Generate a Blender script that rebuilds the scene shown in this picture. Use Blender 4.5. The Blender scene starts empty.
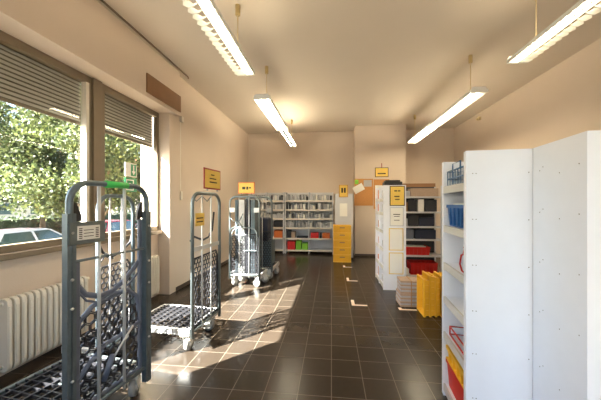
import bpy, bmesh, math, random
from mathutils import Vector, Matrix

random.seed(7)
C = bpy.context.scene.collection
sc = bpy.context.scene
R = math.radians
PI = math.pi

# ------------------------------------------------------------------ camera, world, sun, exposure
CAM_H = 1.6
cam_data = bpy.data.cameras.new('camera')
cam = bpy.data.objects.new('camera', cam_data); C.objects.link(cam)
cam.location = (0, 0, CAM_H)
cam.rotation_euler = (R(90), 0, R(6.3))
cam_data.sensor_fit = 'HORIZONTAL'
cam_data.sensor_width = 36
cam_data.lens = 36 * 280 / 601
cam_data.shift_y = 4 / 601
cam_data.clip_start = 0.02
cam_data.clip_end = 400
sc.camera = cam

sc.view_settings.view_transform = 'Standard'
sc.view_settings.look = 'None'
sc.view_settings.gamma = 1
sc.view_settings.use_curve_mapping = False
sc.view_settings.exposure = -0.03

world = bpy.data.worlds.new('world'); sc.world = world; world.use_nodes = True
wn = world.node_tree.nodes; wl = world.node_tree.links
bg = wn['Background']
sky = wn.new('ShaderNodeTexSky'); sky.sky_type = 'NISHITA'; sky.sun_disc = False
sky.sun_elevation = R(36); sky.sun_rotation = R(227); sky.air_density = 1.0; sky.dust_density = 2.0
wl.new(sky.outputs[0], bg.inputs[0]); bg.inputs[1].default_value = 1.25

sun_dir = Vector((1.0, 0.98, -1.02)).normalized()
sun_data = bpy.data.lights.new('sun', 'SUN'); sun_data.energy = 108; sun_data.angle = R(0.5)
sun_data.color = (1.0, 0.95, 0.88)
sun = bpy.data.objects.new('sun', sun_data); C.objects.link(sun)
sun.rotation_euler = sun_dir.to_track_quat('-Z', 'Y').to_euler()
sun.location = (-20, -20, 25)

TUBE_POWER = 21.0; OPEN_TUBE_POWER = 78.0; MID_TUBE_POWER = 36.0

# sky portals in the window openings (sampling guides only, they add no light)
def portal(name, loc, rot, sx, sy):
    d = bpy.data.lights.new(name, 'AREA'); d.shape = 'RECTANGLE'; d.size = sx; d.size_y = sy
    d.cycles.is_portal = True
    o = bpy.data.objects.new(name, d); C.objects.link(o); o.location = loc; o.rotation_euler = rot
portal('window_portal', (-3.3, 2.7, 1.95), (0, R(-90), 0), 2.2, 4.2)
portal('front_portal', (0.35, -2.88, 1.95), (R(90), 0, 0), 3.9, 2.1)

# ------------------------------------------------------------------ materials
def lin(c):
    return tuple(((v / 255) / 12.92 if v / 255 <= 0.04045 else ((v / 255 + 0.055) / 1.055) ** 2.4) for v in c)

def mat(name, rgb, rough=0.6, metal=0.0, var=0.0, scale=8.0, bump=0.0, bscale=60.0, spec=0.5, emit=0.0, ecol=None):
    m = bpy.data.materials.new(name); m.use_nodes = True
    nt = m.node_tree; b = nt.nodes['Principled BSDF']
    c = lin(rgb)
    b.inputs['Base Color'].default_value = (*c, 1)
    b.inputs['Roughness'].default_value = rough
    b.inputs['Metallic'].default_value = metal
    b.inputs['Specular IOR Level'].default_value = spec
    tc = nt.nodes.new('ShaderNodeTexCoord')
    nz = nt.nodes.new('ShaderNodeTexNoise'); nz.inputs['Scale'].default_value = scale
    nz.inputs['Detail'].default_value = 4
    nt.links.new(tc.outputs['Object'], nz.inputs['Vector'])
    v = max(var, 0.03)
    mx = nt.nodes.new('ShaderNodeMix'); mx.data_type = 'RGBA'
    mx.inputs[6].default_value = (*[x * (1 - v) for x in c], 1)
    mx.inputs[7].default_value = (*[min(1, x * (1 + v)) for x in c], 1)
    nt.links.new(nz.outputs['Fac'], mx.inputs[0]); nt.links.new(mx.outputs[2], b.inputs['Base Color'])
    if bump > 0:
        n2 = nt.nodes.new('ShaderNodeTexNoise'); n2.inputs['Scale'].default_value = bscale
        nt.links.new(tc.outputs['Object'], n2.inputs['Vector'])
        bp = nt.nodes.new('ShaderNodeBump'); bp.inputs['Strength'].default_value = bump; bp.inputs['Distance'].default_value = 0.01
        nt.links.new(n2.outputs['Fac'], bp.inputs['Height']); nt.links.new(bp.outputs[0], b.inputs['Normal'])
    if emit > 0:
        b.inputs['Emission Color'].default_value = (*(ecol or c), 1)
        b.inputs['Emission Strength'].default_value = emit
    return m

M = {}
M['wall'] = mat('wall_paint', (211, 195, 178), 0.9, var=0.05, scale=1.5, bump=0.15, bscale=90)
M['ceiling'] = mat('ceiling_paint', (222, 210, 194), 0.9, var=0.04, scale=1.2, bump=0.1)
M['skirt'] = mat('skirting', (70, 58, 48), 0.5)
M['frame_wood'] = mat('window_wood', (124, 110, 89), 0.55, var=0.12, scale=6)
M['frame_white'] = mat('window_white', (225, 218, 205), 0.5)
M['board_wood'] = mat('board_wood', (134, 98, 66), 0.55, var=0.2, scale=5)
M['shutter'] = mat('shutter', (180, 172, 162), 0.6)
M['shutter_gap'] = mat('shutter_gap', (98, 90, 80), 0.8)
M['radiator'] = mat('radiator_paint', (226, 219, 205), 0.4)
M['white'] = mat('white_laminate', (238, 241, 249), 0.45, var=0.02)
M['lip'] = mat('shelf_lip', (204, 202, 197), 0.5)
M['screw'] = mat('screw_hole', (120, 112, 105), 0.5)
M['lamp_white'] = mat('lamp_white', (238, 238, 232), 0.4)
M['lamp_brass'] = mat('lamp_rose', (200, 176, 124), 0.4)
M['cord'] = mat('cord', (225, 205, 160), 0.6)
M['tube'] = mat('tube', (255, 244, 214), 0.4, emit=TUBE_POWER, ecol=(1.0, 0.86, 0.62))
M['mid_tube'] = mat('mid_tube', (255, 244, 214), 0.4, emit=MID_TUBE_POWER, ecol=(1.0, 0.86, 0.62))
M['open_tube'] = mat('open_tube', (255, 244, 214), 0.4, emit=OPEN_TUBE_POWER, ecol=(1.0, 0.86, 0.62))
M['steel'] = mat('galvanised_steel', (122, 132, 134), 0.38, 0.7, var=0.15, scale=20)
M['steel_dark'] = mat('worn_steel', (108, 122, 130), 0.45, 0.6, var=0.2, scale=20)
M['steel_light'] = mat('bright_steel', (205, 206, 205), 0.4, 0.3, var=0.08, scale=15)
M['black_plastic'] = mat('black_plastic', (38, 38, 42), 0.4, var=0.1)
M['grey_plastic'] = mat('grey_plastic', (104, 112, 130), 0.45, var=0.1)
M['caster'] = mat('caster_white', (215, 213, 206), 0.5)
M['tyre'] = mat('caster_tyre', (150, 150, 146), 0.6)
M['yellow'] = mat('yellow_card', (236, 200, 96), 0.6)
M['yellow_crate'] = mat('yellow_plastic', (236, 182, 48), 0.45, var=0.06)
M['red'] = mat('red_plastic', (200, 28, 24), 0.45)
M['redframe'] = mat('red_frame', (150, 40, 36), 0.5)
M['blue'] = mat('blue_plastic', (40, 92, 150), 0.45)
M['blue_wire'] = mat('blue_wire', (70, 110, 150), 0.4)
M['green'] = mat('green_plastic', (120, 185, 50), 0.5)
M['orange'] = mat('orange_box', (206, 110, 50), 0.6)
M['paper'] = mat('paper', (240, 238, 230), 0.8)
M['ink'] = mat('ink', (60, 50, 40), 0.8)
M['news'] = mat('newsprint', (176, 154, 136), 0.9, var=0.2, scale=30)
M['cardboard'] = mat('cardboard', (176, 134, 92), 0.85)
M['tape'] = mat('floor_tape', (232, 214, 196), 0.7)
M['green_tape'] = mat('green_tape', (70, 205, 95), 0.5)
M['exit_green'] = mat('exit_green', (20, 130, 80), 0.5)
M['cork'] = mat('cork', (196, 140, 84), 0.9, var=0.2, scale=40)
M['grey_cab'] = mat('grey_cabinet', (202, 203, 207), 0.5)
M['rack_grey'] = mat('rack_grey', (208, 210, 215), 0.45)
M['mail'] = mat('mail_grey', (178, 178, 182), 0.8, var=0.15, scale=20)
M['dark'] = mat('dark_box', (42, 44, 52), 0.6)
M['navy'] = mat('navy_box', (36, 44, 66), 0.6)
M['bark'] = mat('bark', (92, 76, 56), 0.9, var=0.3)
M['hedge'] = mat('hedge_leaf', (50, 64, 32), 0.8, var=0.4, scale=3)
M['asphalt'] = mat('asphalt', (84, 82, 78), 0.9, var=0.15)
M['facade'] = mat('facade', (170, 160, 140), 0.9)
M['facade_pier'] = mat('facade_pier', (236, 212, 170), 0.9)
M['roof'] = mat('roof_tiles', (150, 86, 62), 0.9)
M['car_white'] = mat('car_white', (190, 192, 195), 0.25)
M['car_blue'] = mat('car_blue', (70, 82, 104), 0.25)
M['car_red'] = mat('car_red', (170, 36, 30), 0.25)
M['car_silver'] = mat('car_silver', (190, 195, 200), 0.25, 0.4)
M['car_glass'] = mat('car_glass', (60, 76, 74), 0.08)
M['rubber'] = mat('rubber', (30, 30, 30), 0.8)

def leaf_mat(name, a, b):
    m = bpy.data.materials.new(name); m.use_nodes = True; nt = m.node_tree
    p = nt.nodes['Principled BSDF']; p.inputs['Roughness'].default_value = 0.55
    g = nt.nodes.new('ShaderNodeNewGeometry'); mx = nt.nodes.new('ShaderNodeMix'); mx.data_type = 'RGBA'
    mx.inputs[6].default_value = (*lin(a), 1); mx.inputs[7].default_value = (*lin(b), 1)
    nt.links.new(g.outputs['Random Per Island'], mx.inputs[0]); nt.links.new(mx.outputs[2], p.inputs['Base Color'])
    tr = nt.nodes.new('ShaderNodeBsdfTranslucent'); nt.links.new(mx.outputs[2], tr.inputs[0])
    ms = nt.nodes.new('ShaderNodeMixShader'); ms.inputs[0].default_value = 0.35
    nt.links.new(p.outputs[0], ms.inputs[1]); nt.links.new(tr.outputs[0], ms.inputs[2])
    nt.links.new(ms.outputs[0], nt.nodes['Material Output'].inputs[0])
    return m
M['leaf'] = leaf_mat('leaf_green', (48, 62, 36), (106, 114, 66))
M['leaf2'] = leaf_mat('leaf_green_dark', (42, 58, 40), (92, 104, 68))

def glass_mat():
    m = bpy.data.materials.new('window_glass'); m.use_nodes = True; nt = m.node_tree
    nt.nodes.remove(nt.nodes['Principled BSDF'])
    t = nt.nodes.new('ShaderNodeBsdfTransparent'); t.inputs[0].default_value = (0.95, 0.97, 0.96, 1)
    g = nt.nodes.new('ShaderNodeBsdfGlossy'); g.inputs['Roughness'].default_value = 0.02
    mx = nt.nodes.new('ShaderNodeMixShader'); mx.inputs[0].default_value = 0.03
    nt.links.new(t.outputs[0], mx.inputs[1]); nt.links.new(g.outputs[0], mx.inputs[2])
    nt.links.new(mx.outputs[0], nt.nodes['Material Output'].inputs[0])
    return m
M['glass'] = glass_mat()

def floor_mat():
    m = bpy.data.materials.new('floor_tiles'); m.use_nodes = True; nt = m.node_tree
    p = nt.nodes['Principled BSDF']; p.inputs['Specular IOR Level'].default_value = 0.2
    tc = nt.nodes.new('ShaderNodeTexCoord'); mp = nt.nodes.new('ShaderNodeMapping')
    mp.inputs['Location'].default_value = (28.3, 28.3 - 0.072, 0)
    nt.links.new(tc.outputs['Object'], mp.inputs[0])
    br = nt.nodes.new('ShaderNodeTexBrick'); br.offset = 0; br.squash = 1
    br.inputs['Scale'].default_value = 1; br.inputs['Brick Width'].default_value = 0.283
    br.inputs['Row Height'].default_value = 0.283; br.inputs['Mortar Size'].default_value = 0.0032
    br.inputs['Mortar Smooth'].default_value = 0.3
    br.inputs['Color1'].default_value = (*lin((50, 42, 34)), 1); br.inputs['Color2'].default_value = (*lin((58, 48, 39)), 1)
    br.inputs['Mortar'].default_value = (*lin((112, 101, 88)), 1)
    nt.links.new(mp.outputs[0], br.inputs['Vector'])
    nz = nt.nodes.new('ShaderNodeTexNoise'); nz.inputs['Scale'].default_value = 14; nz.inputs['Detail'].default_value = 6
    nt.links.new(tc.outputs['Object'], nz.inputs['Vector'])
    mx = nt.nodes.new('ShaderNodeMix'); mx.data_type = 'RGBA'; mx.blend_type = 'OVERLAY'; mx.inputs[0].default_value = 0.12
    nt.links.new(br.outputs['Color'], mx.inputs[6]); nt.links.new(nz.outputs['Fac'], mx.inputs[7])
    hs = nt.nodes.new('ShaderNodeHueSaturation'); hs.inputs['Saturation'].default_value = 0.9
    nt.links.new(mx.outputs[2], hs.inputs['Color'])
    nt.links.new(hs.outputs[0], p.inputs['Base Color'])
    rr = nt.nodes.new('ShaderNodeMapRange'); rr.inputs[3].default_value = 0.22; rr.inputs[4].default_value = 0.26
    nt.links.new(nz.outputs['Fac'], rr.inputs[0]); nt.links.new(rr.outputs[0], p.inputs['Roughness'])
    bp = nt.nodes.new('ShaderNodeBump'); bp.inputs['Strength'].default_value = 0.25; bp.inputs['Distance'].default_value = 0.003
    bp.invert = True
    nt.links.new(br.outputs['Fac'], bp.inputs['Height']); nt.links.new(bp.outputs[0], p.inputs['Normal'])
    return m
M['floor'] = floor_mat()

# ------------------------------------------------------------------ mesh helpers
class MB:
    def __init__(s): s.v = []; s.f = []; s.m = []; s.sm = []
    def _add(s, vs, fs, mi=0, smooth=False):
        n = len(s.v); s.v += [tuple(v) for v in vs]
        for f in fs: s.f.append([i + n for i in f]); s.m.append(mi); s.sm.append(smooth)
        return s
    def box(s, a, b, mi=0, T=None):
        x0, y0, z0 = [min(p, q) for p, q in zip(a, b)]; x1, y1, z1 = [max(p, q) for p, q in zip(a, b)]
        vs = [Vector(p) for p in ((x0,y0,z0),(x1,y0,z0),(x1,y1,z0),(x0,y1,z0),(x0,y0,z1),(x1,y0,z1),(x1,y1,z1),(x0,y1,z1))]
        if T is not None: vs = [T @ v for v in vs]
        return s._add(vs, [(0,3,2,1),(4,5,6,7),(0,1,5,4),(1,2,6,5),(2,3,7,6),(3,0,4,7)], mi)
    def hexa(s, bottom, top, mi=0):
        return s._add(list(bottom) + list(top), [(0,3,2,1),(4,5,6,7),(0,1,5,4),(1,2,6,5),(2,3,7,6),(3,0,4,7)], mi)
    def tube(s, pts, r, seg=8, mi=0, closed=False, smooth=True, ry=None):
        pts = [Vector(p) for p in pts]; n = len(pts); rings = []
        ref = None
        for i, p in enumerate(pts):
            if closed: t = (pts[(i+1) % n] - pts[i-1]).normalized()
            elif i == 0: t = (pts[1] - pts[0]).normalized()
            elif i == n-1: t = (pts[-1] - pts[-2]).normalized()
            else: t = ((pts[i+1]-p).normalized() + (p-pts[i-1]).normalized()).normalized()
            if ref is None:
                ref = Vector((0,1,0)) if abs(t.y) < 0.9 else Vector((0,0,1))
            a = (ref - t * ref.dot(t)).normalized(); ref = a; b = t.cross(a)
            rings.append([p + a * ((ry or r) * math.cos(2*PI*k/seg + PI/seg)) + b * (r * math.sin(2*PI*k/seg + PI/seg)) for k in range(seg)])
        vs = [v for ring in rings for v in ring]; fs = []
        m = n if closed else n - 1
        for i in range(m):
            j = (i + 1) % n
            for k in range(seg):
                k2 = (k + 1) % seg
                fs.append((i*seg+k, i*seg+k2, j*seg+k2, j*seg+k))
        if not closed:
            fs.append(tuple(range(seg-1, -1, -1))); fs.append(tuple((n-1)*seg + k for k in range(seg)))
        return s._add(vs, fs, mi, smooth and seg > 5)
    def cyl(s, p0, p1, r, seg=16, mi=0): return s.tube([p0, p1], r, seg, mi)
    def prism(s, outline, a, b, axis='x', mi=0):
        def P(u, v, w): return {'x': (w, u, v), 'y': (u, w, v), 'z': (u, v, w)}[axis]
        n = len(outline)
        vs = [P(u, v, a) for u, v in outline] + [P(u, v, b) for u, v in outline]
        fs = [tuple(range(n)), tuple(range(2*n-1, n-1, -1))] + [(i, (i+1) % n, (i+1) % n + n, i + n) for i in range(n)]
        return s._add(vs, fs, mi)
    def build(s, name, mats, parent=None, bevel=0.0, loc=None, rotz=0.0):
        me = bpy.data.meshes.new(name); me.from_pydata(s.v, [], s.f)
        if not isinstance(mats, (list, tuple)): mats = [mats]
        for m in mats: me.materials.append(M[m] if isinstance(m, str) else m)
        me.polygons.foreach_set('material_index', s.m)
        me.polygons.foreach_set('use_smooth', s.sm)
        bm = bmesh.new(); bm.from_mesh(me); bmesh.ops.recalc_face_normals(bm, faces=bm.faces); bm.to_mesh(me); bm.free()
        o = bpy.data.objects.new(name, me); C.objects.link(o)
        if parent is not None: o.parent = parent
        if loc is not None: o.location = loc
        if rotz: o.rotation_euler = (0, 0, rotz)
        if bevel:
            bv = o.modifiers.new('bevel', 'BEVEL'); bv.width = bevel; bv.segments = 2; bv.limit_method = 'ANGLE'
        return o

def tag(o, label, cat, group=None):
    o['label'] = label; o['category'] = cat
    if group: o['group'] = group
    return o
def thing(name, label, cat, loc=(0,0,0), rotz=0.0, group=None):
    o = bpy.data.objects.new(name, None); C.objects.link(o); o.empty_display_size = 0.1
    o.location = loc; o.rotation_euler = (0, 0, rotz)
    return tag(o, label, cat, group)
def struct(o): o['kind'] = 'structure'; return o
def copy_tree(o, parent=None, loc=None, rotz=None, label=None):
    c = o.copy(); C.objects.link(c)
    c.parent = parent
    if loc is not None: c.location = loc
    if rotz is not None: c.rotation_euler = (0, 0, rotz)
    if label: c['label'] = label
    for ch in list(o.children): copy_tree(ch, c)
    return c

# ------------------------------------------------------------------ room shell
H = 4.0; XL = -2.84; XU = -2.75; XW = -3.06; XR = 3.87; YB = 9.36; YF = -2.7
SOF = 3.21; SILL = 1.14; HEAD = 3.12
W1 = (0.76, 3.24); W2 = (3.44, 4.64); PIER = 4.66
struct(MB().box((-3.75, YF-0.2, -0.15), (XR+0.2, YB+0.2, 0)).build('floor', 'floor'))
struct(MB().box((-3.75, YF-0.2, H), (XR+0.2, YB+0.2, H+0.15)).build('ceiling', 'ceiling'))
m = MB()
m.box((-3.2, PIER, 0), (XL, YB, H))                      # main left wall beyond the windows
m.box((-3.2, YF, SOF), (XU, 4.84, H))                    # wall above the windows
m.box((-3.2, YF, 0), (XL, W1[0]-0.06, SOF))              # wall before the windows
m.box((-3.2, W1[0]-0.06, 0), (-3.05, PIER, SILL-0.06))   # parapet under the windows
struct(m.build('wall_left', 'wall'))
struct(MB().box((-3.2, YB, 0), (XR, YB+0.15, H)).build('wall_back', 'wall'))
struct(MB().box((XR, YF, 0), (XR+0.15, YB+0.15, H)).build('wall_right', 'wall'))
m = MB()   # front wall behind the viewer with its shop window opening
m.box((-3.2, YF-0.15, 0), (-1.6, YF, H)); m.box((2.3, YF-0.15, 0), (XR, YF, H)); m.box((-1.6, YF-0.15, 3.0), (2.3, YF, H)); m.box((-1.6, YF-0.15, 0), (2.3, YF, 0.9))
struct(m.build('wall_front', 'wall'))
struct(MB().box((0.72, 8.74, 0), (2.24, YB, H)).build('wall_pier', 'wall'))
m = MB()
m.box((XL, PIER+0.2, 0), (XL+0.012, YB, 0.07)); struct(m.build('baseboard_left', 'skirt'))
struct(MB().box((XL+0.012, YB-0.012, 0), (0.72, YB, 0.07)).build('baseboard_back', 'skirt'))
struct(MB().box((XR-0.012, 2.2, 0), (XR, YB-0.012, 0.07)).build('baseboard_right', 'skirt'))
struct(MB().box((0.72, 8.728, 0), (2.24, 8.74, 0.07)).build('baseboard_pier', 'skirt'))
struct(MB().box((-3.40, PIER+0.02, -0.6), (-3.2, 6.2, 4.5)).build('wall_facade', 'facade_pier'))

# windows
def window(n, y0, y1, near_extra=0.0):
    w = MB()
    w.box((XW-0.05, y0-0.0, SILL), (XW+0.02, y1, SILL+0.07)); w.box((XW-0.05, y0, HEAD), (XW+0.02, y1, SOF))
    w.box((XW-0.05, y0-0.05, SILL), (XW+0.02, y0+0.03, SOF)); w.box((XW-0.05, y1-0.03, SILL), (XW+0.02, y1+0.02, SOF))
    fr = struct(w.build('window_%d' % n, 'frame_wood', bevel=0.004))
    g = MB().box((XW-0.025, y0+0.02, SILL+0.05), (XW-0.018, y1-0.02, HEAD+0.02)).build('pane', 'glass', fr)
    return fr
f1 = window(1, *W1); f2 = window(2, *W2)
m = MB(); m.box((XW-0.045, W1[1]-0.075, SILL+0.07), (XW+0.035, W1[1]-0.03, HEAD)); m.build('sash_frame', 'frame_white', f1, bevel=0.004)
m = MB(); m.box((XW-0.05, W1[1]+0.02, SILL), (XW+0.05, W2[0]-0.05, SOF)); struct(m.build('trim_1', 'frame_wood', bevel=0.006))
m = MB(); m.box((-3.2, W1[0]-0.06, SILL-0.06), (XW+0.09, PIER, SILL)); struct(m.build('trim_2', 'frame_wood', bevel=0.006))
# shop window behind the viewer
m = MB()
for x in (-1.6, -0.3, 0.98, 2.24): m.box((x, YF-0.1, 0.9), (x+0.06, YF-0.04, 3.0))
m.box((-1.6, YF-0.1, 0.9), (2.3, YF-0.04, 0.96)); m.box((-1.6, YF-0.1, 2.94), (2.3, YF-0.04, 3.0))
f3 = struct(m.build('window_3', 'frame_wood'))
MB().box((-1.58, YF-0.075, 0.94), (2.28, YF-0.069, 2.96)).build('pane', 'glass', f3)

# roller shutters outside the glass
def shutter(y0, y1, label):
    t = thing('roller_shutter', label, 'shutter', (XW-0.085, y0, 2.62))
    z = 0.0; prof = []
    k = 0
    a = []; pitch = 0.046
    while z < 0.56:
        a += [(0.0, z), (0.010, z+0.009), (0.014, z+pitch*0.5), (0.012, z+pitch-0.008), (0.0, z+pitch-0.004)]
        z += pitch
    outl = [(x, zz) for x, zz in a] + [(-0.006, a[-1][1]), (-0.006, 0)]
    m = MB(); n = len(a)
    vs = [(x, 0, zz) for x, zz in a] + [(x, y1-y0, zz) for x, zz in a]
    m._add(vs, [(i, i+1, i+1+n, i+n) for i in range(n-1)])
    m.m = [1 if (i % 5) in (0, 3, 4) else 0 for i in range(n-1)]
    m.box((-0.004, 0, 0), (-0.001, y1-y0, z), 1)
    m.build('curtain', ['shutter', 'shutter_gap'], t)
    MB().box((-0.008, 0, -0.03), (0.012, y1-y0, 0.0)).build('bottom_rail', 'frame_wood', t)
    return t
shutter(W1[0]-0.055, W1[1]-0.05, 'half-lowered slatted roller shutter of the wide window pane over the car')
shutter(W2[0]+0.02, W2[1]-0.02, 'half-lowered slatted roller shutter of the narrow window pane with green signs')

tag(MB().box((XU+0.001, 3.90, 3.27), (XU+0.022, 4.84, 3.56)).build('wooden_board', 'board_wood', bevel=0.002), 'flat brown wooden board on the wall above the narrow window', 'board')
t = thing('curtain_rail', 'thin brown curtain rail along the ceiling above the windows', 'rail', (XU+0.07, 0, H))
MB().box((-0.010, -2.0, -0.018), (0.010, 4.95, 0)).build('track', 'frame_wood', t)
MB().tube([(0, 4.95, -0.01), (0, 5.0, -0.01), (0, 5.02, -0.04)], 0.01).build('end_hook', 'board_wood', t)
t = thing('shutter_strap', 'white shutter strap with winder box on the wall beside the narrow window', 'strap', (XL, 5.02, 0))
MB().box((0.0, -0.012, 1.82), (0.004, 0.012, 3.18)).build('strap', 'frame_white', t)
MB().box((0.0, -0.03, 1.68), (0.03, 0.03, 1.84)).build('winder_box', 'frame_white', t, bevel=0.006)
MB().box((0.0, -0.04, 3.15), (0.05, 0.04, 3.25)).build('strap_guide', 'frame_white', t, bevel=0.006)

# radiators
def radiator(y0, n, label):
    t = thing('radiator', label, 'radiator', (-3.045, y0, 0)); p = 0.062
    for i in range(n):
        y = i * p
        m = MB()
        out = [(0.02, 0.12), (0.028, 0.09), (0.055, 0.07), (0.10, 0.07), (0.127, 0.09), (0.135, 0.12), (0.135, 0.68), (0.127, 0.715), (0.10, 0.735), (0.055, 0.735), (0.028, 0.715), (0.02, 0.68)]
        m.prism(out, y + 0.006, y + p - 0.014, 'y')
        m.box((0.128, y + 0.012, 0.13), (0.142, y + p - 0.020, 0.67))
        m.build('section', 'radiator', t, bevel=0.006)
    for z in (0.12, 0.69): MB().cyl((0.078, 0, z), (0.078, n*p-0.012, z), 0.02, 10).build('manifold', 'radiator', t)
    m = MB(); m.cyl((0.078, -0.05, 0.0), (0.078, -0.05, 0.12), 0.012, 8); m.cyl((0.078, -0.06, 0.12), (0.078, 0.0, 0.12), 0.012, 8)
    m.build('pipe', 'radiator', t)
    for y in (0.2, n*p-0.25):
        for z in (0.3, 0.6): MB().box((0, y, z), (0.05, y+0.03, z+0.04)).build('wall_bracket', 'radiator', t)
    m = MB(); m.cyl((0.078, n*p-0.012, 0.69), (0.078, n*p+0.04, 0.69), 0.02, 12); m.build('valve', 'frame_white', t)
radiator(2.22, 14, 'white ribbed radiator under the wide window, beside the grey cart')
radiator(3.62, 14, 'white ribbed radiator under the narrow window next to the sunlit wall edge')

# ------------------------------------------------------------------ ceiling lamps
def louvre_lamp(x, y0, y1, zb, label, rods, louvre=True, lit=True, w=0.28, dark_slot=False):
    L = y1 - y0
    t = thing('ceiling_lamp', label, 'lamp', (x, y0, zb), 0, 'fluorescent ceiling lamps')
    m = MB(); hw = w/2
    m.prism([(-0.04, 0.085), (0.04, 0.085), (0.012, 0.065), (0.0, 0.06), (-0.012, 0.065)], 0, L, 'y')
    if not louvre and lit:
        for sx in (-1, 1): m.prism([(sx*hw, 0.01), (sx*(hw+0.004), 0.012), (sx*(hw-0.012), 0.068), (sx*(hw-0.018), 0.066)], 0, L, 'y')
    if y0 > 3: m.box((-hw*0.55, 0, 0.075), (hw*0.55, L, 0.088))
    m.build('housing', 'lamp_white', t)
    for sx in (-1, 1):
        inner = (sx > 0) == (x < 0)
        tm = 'lamp_white' if (y0 < 3 and not inner) else ('tube' if y0 < 3 else ('mid_tube' if y0 < 6 else 'open_tube'))
        px_ = sx*0.062 if dark_slot else sx*hw*0.42
        if tm == 'lamp_white': continue
        if y0 < 3: px_ = sx*hw*0.36
        MB().cyl((px_, 0.04, 0.03 if dark_slot else 0.052), (px_, L-0.04, 0.03 if dark_slot else 0.052), 0.028 if y0 < 3 else 0.017, 10).build('tube', tm, t)
    if dark_slot:
        MB().box((-0.03, 0.03, 0.0), (0.03, L-0.03, 0.02)).build('slot_cover', 'dark', t)
    if louvre:
        m = MB(); n = int(L / 0.085)
        for i in range(n+1):
            y = 0.02 + i * (L-0.04) / n
            for sx in (-1, 1):
                if (sx > 0) == (x < 0):
                    m.prism([(0.0, 0.03), (sx*0.03, 0.0), (sx*hw, 0.0), (sx*hw, 0.04), (sx*hw*0.45, 0.022)], y-0.002, y+0.002, 'y'); continue
                pts = [(0.0, 0.03), (sx*0.05, 0.0), (sx*(hw-0.02), -0.01), (sx*(hw+0.03), 0.015), (sx*(hw+0.03), 0.055), (sx*hw*0.8, 0.05), (sx*hw*0.45, 0.022)]
                m.prism(pts, y-0.003, y+0.003, 'y')
        m.build('louvre', 'lamp_white', t)
        m = MB()
        for sx in (-1, 1):
            if (sx > 0) == (x < 0): m.box((sx*(hw-0.006), 0.0, 0.002), (sx*hw, L, 0.044))
            else: m.box((sx*(hw-0.004), 0.0, 0.05), (sx*(hw+0.03), L, 0.056))
        m.box((-0.004, 0, 0.0), (0.004, L, 0.03))
        m.build('side_rail', 'lamp_white', t)
    for yy in (0, L):
        m = MB(); s = -1 if yy == 0 else 1
        m.prism([(-hw, 0.0), (-hw, 0.05), (-hw*0.75, 0.088), (hw*0.75, 0.088), (hw, 0.05), (hw, 0.0)], yy, yy + s*0.015, 'y')
        m.build('end_cap', 'lamp_white', t, bevel=0.002)
    for ry in rods:
        yy = ry - y0
        r = MB().cyl((0, yy, 0.085), (0, yy, H - zb - 0.08), 0.006, 8).build('suspension_rod', 'cord', t)
        m = MB(); m.tube([(0, yy, H-zb-0.12), (0, yy, H-zb-0.10), (0, yy, H-zb)], 0.03, 14); m.build('ceiling_cup', 'lamp_brass', t)
louvre_lamp(-1.125, 0.9, 3.60, 3.30, 'lit louvred ceiling lamp nearest the windows, cut by the top of the picture', (1.5, 3.28), w=0.24)
louvre_lamp(-1.125, 4.46, 6.40, 3.30, 'lit double-tube ceiling lamp hanging in the middle of the window side row', (4.80,), louvre=False, w=0.27)
louvre_lamp(-1.125, 6.44, 8.20, 3.30, 'narrow ceiling lamp with a dark centre strip, at the back wall', (7.9,), louvre=False, lit=False, w=0.18, dark_slot=True)
louvre_lamp(2.235, 0.9, 3.64, 3.30, 'lit louvred ceiling lamp above the tall white shelving unit', (1.5, 3.34), w=0.24)
louvre_lamp(2.235, 4.55, 6.45, 3.30, 'lit louvred ceiling lamp in the middle of the shelf side row', (4.80,), w=0.24)
louvre_lamp(2.235, 6.49, 8.10, 3.30, 'lit smooth ceiling lamp in front of the wall pier', (7.84,), louvre=False, w=0.24)
t = thing('ceiling_sensor', 'small pale sensor knob high on the right wall under the ceiling', 'sensor', (XR, 7.8, 3.84))
m = MB(); m.cyl((0, 0, 0), (-0.05, 0, 0), 0.05, 16); m.cyl((-0.05, 0, 0), (-0.09, 0, -0.03), 0.03, 12); m.build('sensor_body', 'cord', t)

# ------------------------------------------------------------------ roll containers
def in_poly(x, y, P):
    c = False; n = len(P); j = n-1
    for i in range(n):
        if (P[i][1] > y) != (P[j][1] > y) and x < (P[j][0]-P[i][0])*(y-P[i][1])/(P[j][1]-P[i][1])+P[i][0]: c = not c
        j = i
    return c
def hexmesh(m, P, y, pitch=0.06, r=0.004, hexa=True, mi=0):
    x0 = min(p[0] for p in P); x1 = max(p[0] for p in P); z0 = min(p[1] for p in P); z1 = max(p[1] for p in P)
    nx = int((x1-x0)/pitch)+2; nz = int((z1-z0)/(pitch*0.87))+2
    for j in range(nz):
        for i in range(nx):
            cx = x0 + i*pitch + (pitch/2 if j % 2 else 0); cz = z0 + j*pitch*0.87
            if not in_poly(cx, cz, P): continue
            if hexa:
                rad = pitch*0.5
                pts = [(cx + rad*math.cos(a*PI/3+PI/6), y, cz + rad*math.sin(a*PI/3+PI/6)) for a in range(6)]
                m.tube(pts, r, 4, mi, closed=True)
            else:
                m.box((cx-pitch*0.42, y-0.004, cz-r), (cx+pitch*0.42, y+0.004, cz+r), mi)
def arc_frame(x0, x1, zb, zt, rc, y=0.0, n=6):
    pts = [(x0, y, zb)]
    pts += [(x0 + rc - rc*math.cos(a*PI/2/n), y, zt - rc + rc*math.sin(a*PI/2/n)) for a in range(n+1)]
    pts += [(x1 - rc + rc*math.sin(a*PI/2/n), y, zt - rc + rc*math.cos(a*PI/2/n)) for a in range(n+1)]
    pts += [(x1, y, zb)]
    return pts
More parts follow.
